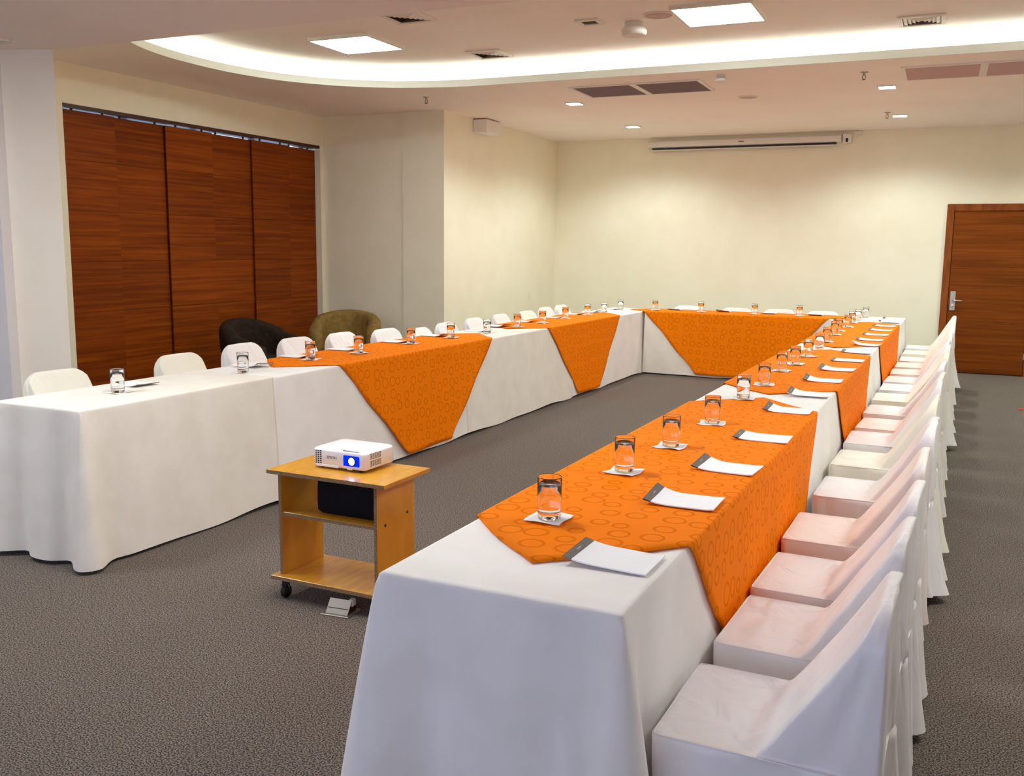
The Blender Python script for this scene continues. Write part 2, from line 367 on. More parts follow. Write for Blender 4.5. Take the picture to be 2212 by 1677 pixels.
# door in the far wall
dr = bpy.data.objects.new('door_1', None); COL.objects.link(dr); struct(dr, 'brown veneered door with steel handle plate in the far wall', 'door')
fy = YF
mb = MB().box(0.0, 0.084, fy-0.03, fy, 0, 2.138, 0.004).box(1.0, 1.085, fy-0.03, fy, 0, 2.138, 0.004).box(0.084, 1.0, fy-0.03, fy, 2.05, 2.138, 0.004)
mb.obj('door_frame', M['doorframe'], dr)
MB().box(0.084, 1.0, fy-0.006, fy-0.001, 0.0, 2.05).obj('door_rebate', M['vent_in'], dr)
for z0, z1 in ((0.012,0.661),(0.666,1.348),(1.353,2.044)):
    MB().box(0.090, 0.994, fy-0.022, fy-0.006, z0, z1, 0.002).obj('door_panel', M['door'], dr)
MB().box(0.090, 0.994, fy-0.019, fy-0.006, 0.6611, 0.6659).obj('groove_strip', M['doorframe'], dr)
MB().box(0.090, 0.994, fy-0.019, fy-0.006, 1.3481, 1.3529).obj('groove_strip', M['doorframe'], dr)
hp = MB().box(0.108, 0.172, fy-0.032, fy-0.022, 0.80, 1.045, 0.003).obj('handle_plate', M['metal'], dr)
MB().tube([(0.14,fy-0.03,0.93),(0.14,fy-0.075,0.93),(0.15,fy-0.085,0.93),(0.25,fy-0.085,0.925)], 0.009).obj('lever', M['metal'], hp, True)
MB().lathe([(0,0),(0.014,0),(0.014,0.012),(0,0.012)], 12).obj('keyhole_cover', M['trim_white'], hp, True).matrix_local = Matrix.Translation((0.14,fy-0.03,0.865)) @ Matrix.Rotation(PI/2, 4, 'X') @ Matrix.Scale(1.3, 4, (1,0,0))
for z in (0.25, 1.05, 1.85): MB().box(0.99, 1.004, fy-0.028, fy-0.021, z-0.04, z+0.04).obj('hinge', M['metal'], dr)

# ------------------------------------------------------------------ wooden panel blinds in the opening
edges = [6.133, 6.745, 7.378, 8.038, 8.672, 9.318, 9.880]
tr = MB().box(XL-0.16, XL-0.005, WY0+0.002, WY1-0.002, WZ-0.034, WZ-0.001).obj('blind_track', M['panelrail'])
tag(tr, 'dark brown ceiling track carrying the wooden panel blinds', 'blind track')
for i in range(6):
    y0, y1 = edges[i], edges[i+1]
    dx = XL - 0.045 - (0.034 if i % 2 else 0.0)
    p = thing('panel_blind', ORD[i] + ' mahogany veneer panel blind from the left in the window opening', 'panel blind', (dx, 0, 0), 0, 'panel blinds in the window opening')
    if i == 0: y0 += 0.004
    ov = 0.075 if i % 2 else -0.0015
    ya, yb = (y0 if i == 0 else y0 - ov), (y1 - 0.001 if i == 5 else y1 + ov)
    zs = [0.02, 0.46, 0.92, 1.38, 1.83, 2.27, 2.699 - 0.002*i]
    for k in range(6):
        MB().box(-0.012, 0.0, ya, yb, zs[k]+0.001, zs[k+1]-0.001, 0.0012).obj('veneer_piece', M['panel'], p)
    MB().box(-0.014, -0.012, ya, yb, 0.02, 2.697-0.002*i).obj('backing', M['panelrail'], p)
    for f_ in (0.22, 0.78):
        yy = ya + (yb-ya)*f_
        MB().box(-0.012, -0.004, yy-0.012, yy+0.012, 2.68, WZ-0.034).obj('hanger', M['panelrail'], p)

# ------------------------------------------------------------------ ceiling fixtures
def panel_light(x, y, label, z=HU):
    t = thing('panel_light', label, 'ceiling light', (x, y, z), 0, 'square ceiling panel lights')
    s = 0.30
    MB().box(-s,s,-s,-s+0.018,-0.03,0).box(-s,s,s-0.018,s,-0.03,0).box(-s,-s+0.018,-s+0.018,s-0.018,-0.03,0).box(s-0.018,s,-s+0.018,s-0.018,-0.03,0).obj('frame', M['trim_white'], t)
    MB().box(-s+0.018,s-0.018,-s+0.018,s-0.018,-0.028,-0.012).obj('diffuser', M['led_panel' if z == HU else 'led_soffit'], t)
panel_light(-4.75, 7.26, 'bright square ceiling panel light on the left in the oval recess')
panel_light(-1.64, 7.34, 'bright square ceiling panel light at the top centre of the recess')
panel_light(1.25, 7.40, 'bright square ceiling panel light at the right end of the recess')
for k, (x, y) in enumerate(((-4.8, 2.3), (-2.4, 3.2), (1.1, 4.1))):
    panel_light(x, y, ['left','middle','right'][k] + ' square panel light in the low soffit above the foreground', HS)
def downlight(x, y, label):
    t = thing('downlight', label, 'downlight', (x, y, HC), 0, 'small square downlights')
    s = 0.085
    MB().box(-s,s,-s,-s+0.012,-0.012,0).box(-s,s,s-0.012,s,-0.012,0).box(-s,-s+0.012,-s+0.012,s-0.012,-0.012,0).box(s-0.012,s,-s+0.012,s-0.012,-0.012,0).obj('trim_ring', M['trim_white'], t)
    MB().box(-s+0.012,s-0.012,-s+0.012,s-0.012,-0.010,-0.002).obj('lens', M['led_down'], t)
    l = bpy.data.lights.new('downlight_beam', 'SPOT'); l.energy = P_SPOT; l.color = (0.87, 1.0, 0.98); l.spot_size = math.radians(152); l.spot_blend = 0.5; l.shadow_soft_size = 0.07
    lo_ = bpy.data.objects.new('beam', l); COL.objects.link(lo_); lo_.parent = t; lo_.location = (0, 0, -0.03)
downlight(-3.74, 9.93, 'small lit square downlight left of the dark ceiling grille')
downlight(-3.73, 12.03, 'small lit square downlight left above the projection screen')
downlight(-0.60, 9.97, 'small lit square downlight before the light ceiling grille')
downlight(-0.57, 12.09, 'small lit square downlight nearest above the door side wall')
downlight(1.9, 9.97, 'small lit square downlight beyond the right frame edge')
downlight(1.9, 12.09, 'small lit square downlight at the right end wall corner')

def square_vent(x, y, z, s, label):
    t = thing('ceiling_vent', label, 'air vent', (x, y, z), 0)
    f_ = MB()
    for a, b, c_, d in ((-s,s,-s,-s+0.035),(-s,s,s-0.035,s),(-s,-s+0.035,-s+0.035,s-0.035),(s-0.035,s,-s+0.035,s-0.035)): f_.box(a,b,c_,d,-0.016,0,0.004)
    f_.obj('frame', M['trim_white'], t)
    MB().box(-s+0.035,s-0.035,-s+0.035,s-0.035,-0.004,-0.001).obj('backing', M['vent_in'], t)
    w = s-0.04
    for k in range(4 if s > 0.12 else 0):             # nested square deflector blades
        r0 = w*(1-k*0.22); r1 = r0-0.028
        b = MB()
        P0 = [(-r0,-r0),(r0,-r0),(r0,r0),(-r0,r0)]; P1 = [(-r1,-r1),(r1,-r1),(r1,r1),(-r1,r1)]
        b.add([(x_,y_,-0.004) for x_,y_ in P0] + [(x_,y_,-0.016) for x_,y_ in P1], [(j,(j+1)%4,4+(j+1)%4,4+j) for j in range(4)])
        b.obj('blade', M['trim_white'], t)
    return t
square_vent(-3.89, 8.12, HU, 0.17, 'square white ceiling vent near the left bend of the light cove')
square_vent(-0.275, 8.15, HU, 0.17, 'square white ceiling vent near the right end of the light cove')
square_vent(-2.63, 7.28, HU, 0.095, 'tiny square ceiling vent beside the round detector')
square_vent(-3.87, 6.62, HU, 0.17, 'square ceiling vent half hidden by the low soffit edge')
square_vent(-5.55, 4.25, HS, 0.15, 'faint square vent in the low soffit at the left edge')

def duct_grille(x0, x1, xm, y0, y1, mat, label):
    t = thing('duct_grille', label, 'air grille', (0, 0, HC), 0)
    f_ = MB(); fw_ = 0.03
    f_.box(x0,x1,y0,y0+fw_,-0.012,0).box(x0,x1,y1-fw_,y1,-0.012,0).box(x0,x0+fw_,y0+fw_,y1-fw_,-0.012,0).box(x1-fw_,x1,y0+fw_,y1-fw_,-0.012,0).box(xm-0.03,xm+0.03,y0+fw_,y1-fw_,-0.012,0)
    f_.obj('frame', M['trim_white'], t)
    for a, b in ((x0+fw_, xm-0.03), (xm+0.03, x1-fw_)):
        MB().box(a,b,y0+fw_,y1-fw_,-0.003,-0.001).obj('mesh_panel', mat, t)
        s_ = MB(); n = 24
        for k in range(n):
            yy = y0+fw_+(y1-y0-2*fw_)*(k+0.5)/n
            s_.add([(a,yy-0.008,-0.003),(b,yy-0.008,-0.003),(b,yy+0.006,-0.011),(a,yy+0.006,-0.011)], [(0,1,2,3)])
        so_ = s_.obj('louvre_slats', mat, t); so_['kind'] = 'stuff'
duct_grille(-3.43, -2.15, -2.80, 8.93, 9.60, M['grille_dark'], 'dark double air return grille in the ceiling')
duct_grille(-0.44, 0.85, 0.20, 8.96, 9.64, M['grille_rose'], 'pale double air grille in the ceiling at the right')

def detector(x, y, z, r, h, label):
    t = thing('smoke_detector', label, 'smoke detector', (x, y, z), 0)
    MB().lathe([(0,0),(r*0.72,0),(r*0.72,-h*0.4),(0,-h*0.4)], 28).obj('base', M['trim_white'], t, True)
    MB().lathe([(0,-h*0.4),(r*0.8,-h*0.4),(r,-h*0.62),(r,-h*0.8),(r*0.9,-h),(r*0.55,-h*0.94),(0,-h*0.94)], 28).obj('head', M['trim_white'], t, True)
detector(-2.32, 7.44, HU, 0.10, 0.10, 'large white round smoke detector in the recess')
detector(-1.93, 8.82, HC, 0.055, 0.06, 'small white smoke detector next to the dark grille')
def speaker(x, y, z, r, label):
    t = thing('ceiling_speaker', label, 'speaker', (x, y, z), 0)
    MB().lathe([(r*0.86,-0.001),(r*0.88,-0.010),(r,-0.006),(r,0)], 32).obj('rim', M['trim_white'], t, True)
    MB().lathe([(0,-0.004),(r*0.87,-0.004),(r*0.87,-0.001),(0,-0.001)], 32).obj('grille', M['grille_rose'], t, True)
speaker(-2.08, 7.27, HU, 0.115, 'round ceiling speaker beside the large smoke detector')
speaker(-1.93, 10.13, HC, 0.10, 'round ceiling speaker before the projection screen')
def sprinkler(x, y, label):
    t = thing('sprinkler', label, 'sprinkler', (x, y, HC), 0, 'ceiling sprinkler heads')
    MB().lathe([(0,0),(0.035,0),(0.035,-0.004),(0.012,-0.008),(0.01,-0.03),(0,-0.03)], 14).obj('escutcheon', M['metal'], t, True)
    MB().tube([(-0.012,0,-0.028),(-0.014,0,-0.05),(0,0,-0.062)], 0.0025, 6).tube([(0.012,0,-0.028),(0.014,0,-0.05),(0,0,-0.062)], 0.0025, 6).obj('yoke', M['dark_metal'], t)
    MB().lathe([(0,-0.062),(0.016,-0.062),(0.016,-0.065),(0,-0.065)], 12).obj('deflector', M['dark_metal'], t)
sprinkler(-5.04, 9.0, 'sprinkler head on the ceiling before the left pillar')
sprinkler(-0.744, 9.11, 'sprinkler head on the ceiling left of the pale grille')
sprinkler(-0.69, 11.80, 'sprinkler head beside the far right downlight')

# emergency unit on the left wall, sockets
t = thing('wall_unit', 'white box mounted high on the left wall beside the pillar', 'wall box', (XCOL, 10.66, 0), 0)
MB().box(0, 0.185, 0, 0.42, 2.925, HC-0.012, 0.008).obj('housing', M['trim_white'], t)
MB().box(0.02, 0.165, 0.03, 0.39, 2.918, 2.926).obj('diffuser', M['paper'], t)
t = thing('wall_socket', 'white double socket low on the wall right of the olive armchair', 'socket', (-6.0, YCOL+0.03, 0.50), 0)
MB().box(-0.06, 0.06, -0.010, 0, -0.038, 0.038, 0.003).obj('plate', M['trim_white'], t)
for k in (-0.026, 0.026): MB().box(k-0.012, k+0.012, -0.012, -0.009, -0.014, 0.014).obj('outlet', M['header'], t)
t = thing('wall_plate', 'blank cream wall plate above the left row on the far side wall', 'wall plate', (XCOL, 12.45, 0.86), 0)
MB().box(0, 0.008, -0.04, 0.04, -0.06, 0.06, 0.002).obj('plate', M['wall'], t)
MB().box(0.008, 0.010, -0.025, 0.025, -0.04, 0.04).obj('insert', M['trim_white'], t)

# projection screen case on the far wall
t = thing('projection_screen', 'rolled up white projection screen case on the far wall', 'screen', (-2.6, YF, 0), 0)
mb = MB(); prof = [(0.0,2.945),(-0.02,2.935),(-0.075,2.935),(-0.10,2.95),(-0.11,2.985),(-0.105,3.02),(-0.085,3.035),(0,3.035)]
mb.add([(-1.31,y,z) for y,z in prof]+[(1.28,y,z) for y,z in prof], [tuple(range(8)), tuple(range(15,7,-1))]+[(k,(k+1)%8,8+(k+1)%8,8+k) for k in range(8)])
mb.obj('case', M['trim_white'], t)
MB().box(-1.25, 1.22, -0.098, -0.03, 2.922, 2.936).obj('slot', M['black'], t)
MB().box(-1.26, 1.21, -0.085, -0.045, 2.900, 2.916, 0.003).obj('weight_bar', M['trim_white'], t)
MB().box(-0.045, 0.03, -0.1115, -0.1085, 2.985, 2.998).obj('maker_plate', M['header'], t)
ec = MB().box(1.30, 1.40, -0.115, 0.0, 2.925, 3.04, 0.006).obj('end_cap', M['trim_white'], t)
MB().box(1.335, 1.365, -0.118, -0.114, 2.935, 2.985).obj('switch', M['black'], ec)
MB().box(1.43, 1.52, -0.05, 0, 3.035, HC-0.012, 0.003).obj('cable_box', M['trim_white'], t)

# ------------------------------------------------------------------ tables: rows with a frame of their own
class Row:
    def __init__(s, ox, oy, ang, w): s.o = Vector((ox, oy, 0)); s.a = ang; s.w = w
    def world(s, x, y, z=0): c, n = math.cos(s.a), math.sin(s.a); return Vector((s.o.x + c*x - n*y, s.o.y + n*x + c*y, z))
    def local(s, X, Y): c, n = math.cos(s.a), math.sin(s.a); dx, dy = X-s.o.x, Y-s.o.y; return (c*dx + n*dy, -n*dx + c*dy)
LW, RW, FW = 0.60, 0.62, 0.60
RL = Row(-3.62-LW/2, 3.175, -math.atan(0.030), LW)       # local y runs along the row, x across, origin at near end centre
RR = Row(-0.575-RW/2, 1.883, -math.atan(0.0215), RW)
RF = Row(-3.365, 11.445+FW/2+0.01, -PI/2-math.radians(1.6)+PI/2-PI/2, FW)
RF.a = -PI/2 - math.radians(2.2)                        # local +y points along +x world
FLARE = 0.028
def side_off(d, y, seed): return FLARE*(d/0.75)**1.1 + 0.005*(d/0.75)*math.sin(y*7.3+seed) 

def cloth_mesh(y0, y1, w, seed, near, far, ztop=ZT, hem=0.018, cf_=0.105):
    """drape over a table from y0 to y1 (row frame); near / far: 'free' end with corner folds or 'join' """
    rnd = random.Random(seed); hw = w/2
    per = []                                            # (x, y, nx, ny, corner weight, joint weight, inset direction)
    def add(x, y, nx, ny, cw, jw, ix=None, iy=None): per.append((x, y, nx, ny, cw, jw, nx if ix is None else ix, ny if iy is None else iy))
    n_long = max(12, int((y1-y0)/0.035)); n_end = 20; r = 0.012
    def cwt(c): return math.exp(-(c/0.07)**2), -math.exp(-((c-0.155)/0.055)**2)
    def side(sx, ys):
        for y in ys:
            cn, cf = y-y0, y1-y
            cw = 0.0; jw = 0.0
            for c, kind in ((cn, near), (cf, far)):
                if kind == 'free': a, b = cwt(c); cw += a + 0.35*b
                else: jw += math.exp(-(c/0.05)**2)
            add(sx*hw, y, sx, 0, cw, jw)
    def end(sy, xs, kind):
        Y = y0 if sy < 0 else y1
        for x in xs:
            if kind == 'free':
                c = hw-abs(x); a, b = cwt(c); add(x, Y, 0, sy, a + 0.8*b, 0)
            else: add(x, Y, 0, 0, 0, 0)
    def corner(sx, sy, kind, order):
        Y = y0 if sy < 0 else y1
        for t in order:
            if kind == 'free':
                a = t*PI/2; add(sx*hw, Y, sx*math.cos(a), sy*math.sin(a), 1.0, 0, sx, sy)
            else: add(sx*hw, Y, sx, 0, 0, 1.0)
    ys = [y0 + (y1-y0)*(k+0.5)/n_long for k in range(n_long)]; xs = [-hw + w*(k+0.5)/n_end for k in range(n_end)]
    fr_ = [0, .17, .33, .5, .67, .83, 1.0]
    side(1, ys); corner(1, 1, far, fr_); end(1, xs[::-1], far); corner(-1, 1, far, fr_[::-1]); side(-1, ys[::-1]); corner(-1, -1, near, fr_); end(-1, xs, near); corner(1, -1, near, fr_[::-1])
    lev = [(-0.016, 0.0), (-0.006, 0.0012), (-0.0015, 0.005), (0.0, 0.012)]
    ds = [0.03, 0.06, 0.11, 0.18, 0.26, 0.34, 0.42, 0.50, 0.58, 0.65, 0.70, 1.0]
    ph = rnd.random()*6; vs = []; n = len(per); ph2 = rnd.random()*6
    def wave(x, y): return math.sin((x*5.1+y*6.7)+ph)*0.6 + math.sin((x*11-y*13.1)+ph2)*0.4
    for off, d in lev:
        for (x, y, nx, ny, cw, jw, ix, iy) in per: vs.append((x + ix*off, y + iy*off, ztop - d))
    for d in ds:
        for (x, y, nx, ny, cw, jw, ix, iy) in per:
            hz = hem + 0.010*wave(x*0.6, y*0.6)
            dd = (ztop - hz) if d == 1.0 else min(d, ztop-hz-0.01)
            k = dd/0.75
            o_ = 0.0
            if nx or ny:
                o_ = FLARE*k**1.1 + 0.005*k*wave(x, y)
                o_ += cf_*cw*k**0.85 + 0.020*jw*k*max(0.0, math.sin(ph+dd*2))
                if ny and abs(ny) > 0.99: o_ += 0.012*k*math.sin(x*14+ph)
            vs.append((x + nx*o_, y + ny*o_, ztop - dd))
    R_ = len(lev)+len(ds); fs = [tuple(range(n))]
    for i in range(R_-1):
        for k in range(n): fs.append((i*n+k, i*n+(k+1)%n, (i+1)*n+(k+1)%n, (i+1)*n+k))
    me = bpy.data.meshes.new('tablecloth'); me.from_pydata(vs, [], fs); me.update()
    bm = bmesh.new(); bm.from_mesh(me); bmesh.ops.remove_doubles(bm, verts=bm.verts, dist=0.0002); bmesh.ops.recalc_face_normals(bm, faces=bm.faces); bm.to_mesh(me); bm.free()
    for p in me.polygons: p.use_smooth = len(p.vertices) <= 4
    return me
def draped_table(row, y0, y1, seed, near, far, label, mat='cloth', ztop=ZT, group=None, cf_=0.105):
    t = thing('draped_table', label, 'table', row.world(0, 0), row.a, group)
    place('tablecloth', cloth_mesh(y0, y1, row.w, seed, near, far, ztop, cf_=cf_), M[mat], t)
    g = 0.03
    MB().box(-row.w/2+g, row.w/2-g, y0+g, y1-g, ztop-0.035, ztop-0.004).obj('tabletop', M['beech'], t)
    for sx in (-1, 1):
        for yy in (y0+0.2, y1-0.2): MB().tube([(sx*(row.w/2-0.08), yy, 0), (sx*(row.w/2-0.08), yy, ztop-0.03)], 0.014).obj('leg', M['dark_metal'], t)
    return t
G = 'white draped tables of the left row'
draped_table(RL, 0.0, 1.36, 3, 'free', 'join', 'short ivory draped table at the near end of the left row', 'cloth_cream', ZT+0.004, G, 0.05)
draped_table(RL, 1.362, 3.73, 5, 'join', 'join', 'white draped table behind the projector cart in the left row', 'cloth', ZT, G)
draped_table(RL, 3.732, 5.98, 6, 'join', 'join', 'white draped table between the two orange overlays of the left row', 'cloth_cream', ZT, G)
draped_table(RL, 5.982, 8.87, 8, 'join', 'join', 'white draped table at the far end of the left row', 'cloth', ZT, G)
G = 'white draped tables of the right row'
R_END = 10.18
for k, (a, b) in enumerate(((0, 2.545), (2.547, 5.09), (5.092, 7.635), (7.637, R_END))):
    lb = ['white draped table nearest the camera at the front of the right row', 'second white draped table from the camera in the right row', 'third white draped table from the camera in the right row', 'white draped table at the far end of the right row'][k]
    draped_table(RR, a, b, 11+k, 'free' if k == 0 else 'join', 'join', lb, 'cloth', ZT, G)
RF.a = -PI/2 - math.radians(2.2)
FLEN = 2.30
draped_table(RF, 0.045, FLEN-0.02, 21, 'join', 'join', 'white draped table across the far end joining both rows', 'cloth_cream')

OVZ = 0.006
OVER = []
def overlay(row, yc, h, label, seed, k=1.0, ztop=ZT):
    """square cloth laid as a diamond across the table: yc centre along the row, h half length at the table edge"""
    rnd = random.Random(seed); hw = row.w/2; DROP = 0.742
    ts = []
    nt_ = 12
    for i in range(nt_+1): ts.append(-hw + row.w*i/nt_)
    sd = [0.004, 0.012, 0.03, 0.07, 0.14, 0.22, 0.30, 0.38, 0.46, 0.54, 0.61, 0.67, 0.71, DROP]
    ts = [-(hw+d) for d in reversed(sd)] + ts + [hw+d for d in sd]
    ncol = 40; vs = []; uv = []; fs = []
    p1 = rnd.random()*6
    for t in ts:
        d = max(0.0, abs(t)-hw); s_ = math.copysign(1, t)
        half = (h + (hw-abs(t))) if d == 0 else max(0.05, h - d*k)
        for c in range(ncol+1):
            s = yc - half + 2*half*c/ncol
            e = min(1.0, c/3, (ncol-c)/3)
            if d == 0:
                x, z = t, ztop + OVZ + 0.0015*math.sin(s*9+t*7+p1)*(1 if abs(t) < hw-0.03 else 0.2)
                if abs(abs(t)-hw) < 1e-6: z -= 0.001
            else:
                kk = d/0.75
                out = FLARE*kk**1.1 + 0.010*kk + 0.009 + 0.006*kk*math.sin(s*5.0+p1)
                if d < 0.02: out *= min(1, 0.25 + d/0.016)
                if d > 0.68: out += 0.012*((d-0.68)/0.062)**2*(0.6+0.4*math.sin(s*9+p1))
                x, z = s_*(hw+out), ztop + OVZ - max(0.0, d-0.003)
            y = s + (0.010*math.sin(t*17+p1) if c in (0, ncol) else 0)
            vs.append((x, y, z)); uv.append((s, t))
    n = ncol+1
    for i in range(len(ts)-1):
        for c in range(ncol): fs.append((i*n+c, i*n+c+1, (i+1)*n+c+1, (i+1)*n+c))
    me = bpy.data.meshes.new('table_overlay'); me.from_pydata(vs, [], fs); me.update()
    ul = me.uv_layers.new(name='UVMap')
    for p in me.polygons:
        p.use_smooth = True
        for li in p.loop_indices:
            u_ = uv[me.loops[li].vertex_index]; ul.data[li].uv = (u_[0]+seed*0.37, u_[1])
    bm = bmesh.new(); bm.from_mesh(me); bmesh.ops.recalc_face_normals(bm, faces=bm.faces); bm.to_mesh(me); bm.free()
    o = place('table_overlay', me, M['orange'], None, row.world(0,0), row.a)
    sm = o.modifiers.new('thickness', 'SOLIDIFY'); sm.thickness = 0.003; sm.offset = 0.0
    tag(o, label, 'table overlay', 'orange table overlays')
    OVER.append((row, yc, h))
    return o
overlay(RL, 3.11, 1.10, 'orange ring patterned overlay behind the projector on the left row', 1, 1.05)
overlay(RL, 6.44, 1.04, 'orange overlay on the far half of the left row', 2, 1.0)
overlay(RR, 1.695, 1.18, 'orange overlay nearest the camera on the right row', 3)
overlay(RR, 4.63, 1.00, 'middle orange overlay on the right row', 4)
overlay(RR, 7.68, 1.25, 'farthest orange overlay on the right row', 5)
overlay(RF, 1.14, 1.10, 'orange overlay on the table across the far end', 6, 0.93)
def top_z(X, Y):
    for row, yc, h in OVER:
        x, y = row.local(X, Y)
        if abs(x) < row.w/2 and abs(y-yc) < h + row.w/2-abs(x) + 0.02: return ZT + OVZ + 0.0035
    x, y = RL.local(X, Y)
    if abs(x) < 0.3 and -0.02 < y < 1.37: return ZT + 0.0045
    return ZT + 0.0005

# ------------------------------------------------------------------ covered chairs
def chair_cover(seed):
    """stretched satin cover. local x: from the table (0) to the back, y across, z up"""
    rnd = random.Random(seed); ph = [rnd.random()*6.28 for _ in range(8)]
    sagt = rnd.uniform(-0.012, 0.012); lean = rnd.uniform(-0.01, 0.015); rfl = rnd.uniform(0.015, 0.075); sfl = rnd.uniform(0.5, 1.1)
    SZ, TZ = 0.452, 0.81
    nF, nS, nB = 16, 20, 24
    def ring(u0, u1, hw0, hw1, z, fold, zf=None, bul=0.0, rc=0.012):
        """rounded loop: front side (u0), right, rear (u1), left"""
        pts = []
        def put(u, y, nx, ny, s): 
            f_ = fold*(0.55*math.sin(s*3.1+ph[0]) + 0.5*math.sin(s*4.7+ph[1]) + 0.25*math.sin(s*7.1+ph[2]))
            w = 1.0 if nx > 0.5 else (0.15+0.75*((u-u0)/(u1-u0))**1.5 if abs(ny) > 0.5 else 0.2)
            zz = z
            if zf: zz = zf(u, y)
            hwl = hw0 + (hw1-hw0)*((u-u0)/(u1-u0) if u1 > u0 else 0); r = min(rc, hwl*0.9, (u1-u0)*0.45)
            qu = min(max(u, u0+r), u1-r); qy = min(max(y, -hwl+r), hwl-r); du, dy = u-qu, y-qy; l = math.hypot(du, dy)
            if l > r and r > 0: u, y = qu+du*r/l, qy+dy*r/l
            pts.append((u + nx*f_*w, y + ny*f_*w, zz))
        for k in range(nF):
            t = k/nF; y = -hw0 + 2*hw0*t; put(u0 - bul*math.sin(PI*t), y, -1, 0, t*2)
        for k in range(nS):
            t = k/nS; put(u0 + (u1-u0)*t, hw0 + (hw1-hw0)*t, 0, 1, 2+t*2.5)
        for k in range(nB):
            t = k/nB; put(u1 + 0.010*math.sin(PI*t), hw1 - 2*hw1*t, 1, 0, 4.5+t*3)
        for k in range(nS):
            t = k/nS; put(u1 - (u1-u0)*t, -(hw1 + (hw0-hw1)*t), 0, -1, 7.5+t*2.5)
        return pts
    rings = []
    rear = lambda z: 0.548 - 0.018*(z/TZ) + rfl*max(0, 1-z/0.42)**1.3
    hemf = lambda u, y: 0.016 + 0.03*(0.5+0.5*math.sin(u*9+y*7+ph[3])) + (0.012 if u > 0.45 else 0)
    for i, z in enumerate((0.0, 0.12, 0.20, 0.28, 0.35, 0.40, 0.43, 0.445)):
        k = max(0.0, 1-z/0.45)
        fl = 0.045*k**1.2
        rings.append(ring(-0.02+0.006*k, rear(z), 0.198+fl*0.5, 0.198+fl*0.8*sfl, z, 0.012+0.026*k**1.1, hemf if i == 0 else None, 0.008, 0.02+0.08*k))
    def seatz(u, y): return SZ - 0.010*math.exp(-((u-0.16)/0.10)**2)*(1-(y/0.2)**2) + 0.006*math.sin(u*16+ph[4]) * (1-(y/0.2)**2)*0.5
    rings.append(ring(-0.012, rear(SZ), 0.196, 0.196, SZ-0.001, 0.0, None, 0.006))
    for u in (0.01, 0.05, 0.10, 0.15, 0.20, 0.24):
        rings.append(ring(u, rear(SZ), 0.192, 0.196, SZ+0.001, 0.0, lambda uu, y, u=u: seatz(uu, y) if uu < u+0.006 else SZ+0.0015+0.0008*uu))
    # front of the back rises as a taut slope
    fr_ = [(0.262, 0.464), (0.285, 0.49), (0.315, 0.53), (0.350, 0.58), (0.385, 0.63), (0.418, 0.68), (0.448, 0.725), (0.470, 0.76), (0.484, 0.785), (0.494, 0.80), (0.503, 0.808)]
    for u, z in fr_:
        c = 0.105; hw = 0.197
        if z > TZ-c: 
            q = min(1.0, (z-(TZ-c))/c); hw = 0.197 - c*(1-math.sqrt(max(0, 1-(q*0.985)**2)))
        g = (z-0.46)/0.35
        hw0 = min(hw, 0.192-0.012*math.sin(PI*min(1, g)))
        wob = 0.010*math.sin(z*14+ph[5])
        rings.append(ring(u+lean*g+wob*0.4, rear(z)+lean*g, hw0, hw, z + sagt*g*g, 0.011*(1-g)+0.003*math.sin(z*21+ph[6]), None, 0.012*math.sin(PI*min(1, g))))
    n = len(rings[0]); vs = [p for r in rings for p in r]; fs = []
    for i in range(len(rings)-1):
        for k in range(n): fs.append((i*n+k, i*n+(k+1)%n, (i+1)*n+(k+1)%n, (i+1)*n+k))
    b = (len(rings)-1)*n; cu = sum(vs[b+k][0] for k in range(n))/n; cz = vs[b][2]+0.004
    vs.append((cu, 0, cz)); ci = len(vs)-1
    for k in range(n): fs.append((b+k, b+(k+1)%n, ci))
    me = bpy.data.meshes.new('chair_cover'); me.from_pydata(vs, [], fs); me.update()
    bm = bmesh.new(); bm.from_mesh(me); bmesh.ops.recalc_face_normals(bm, faces=bm.faces); bm.to_mesh(me); bm.free()
    me.polygons.foreach_set('use_smooth', [True]*len(me.polygons))
    # stitched seams: two tubes along the seat rim and the front edges of the back
    i0 = 8
    seam = MB()
    rim = rings[i0]; path = [rim[k] for k in list(range(n-nS, n)) + list(range(0, nF+nS+1))]
    seam.tube([(p[0], p[1], p[2]+0.001) for p in path], 0.0022, 5)
    return me, seam.mesh('seam_piping', True)
legm = {}
def leg_mesh(kind):
    if kind not in legm:
        if kind == 'rear': mb = MB().tube([(0.05, 0, 0.43), (0.55, 0, 0.02), (0.557, 0, 0.0)], 0.011, 8)
        else: mb = MB().tube([(0.50, 0, 0.43), (0.03, 0, 0.02), (0.02, 0, 0.0)], 0.011, 8)
        legm[kind] = mb.mesh('leg', True); legm[kind].materials.append(M['dark_metal'])
    return legm[kind]
COVERS = []
for sd in range(6):
    c, s = chair_cover(100+sd); COVERS.append((c, s))
CMESH = {}
def cover_data(v, mi):
    if (v, mi) not in CMESH:
        me = COVERS[v][0].copy(); me.materials.clear(); me.materials.append(SATIN[mi]); s = COVERS[v][1].copy(); s.materials.append(SATIN[mi]); CMESH[(v, mi)] = (me, s)
    return CMESH[(v, mi)]
def chair(X, Y, rz, label, group, v, mi, sz=1.0):
    t = thing('covered_chair', label, 'chair', (X, Y, 0), rz, group); t.scale = (0.88, 1.06, sz)
    me, sm = cover_data(v, mi)
    place('chair_cover', me, None, t); place('seam_piping', sm, None, t)
    for y in (-0.165, 0.165): place('leg', leg_mesh('rear'), None, t, (0, y, 0))
    for y in (-0.15, 0.15): place('leg', leg_mesh('front'), None, t, (0, y, 0))
    return t
rpy = [2.21, 2.819, 3.325, 3.939, 4.682, 5.279, 5.883, 6.475, 7.057, 7.669, 8.307, 8.794, 9.351, 9.918, 10.485, 11.12, 11.788]
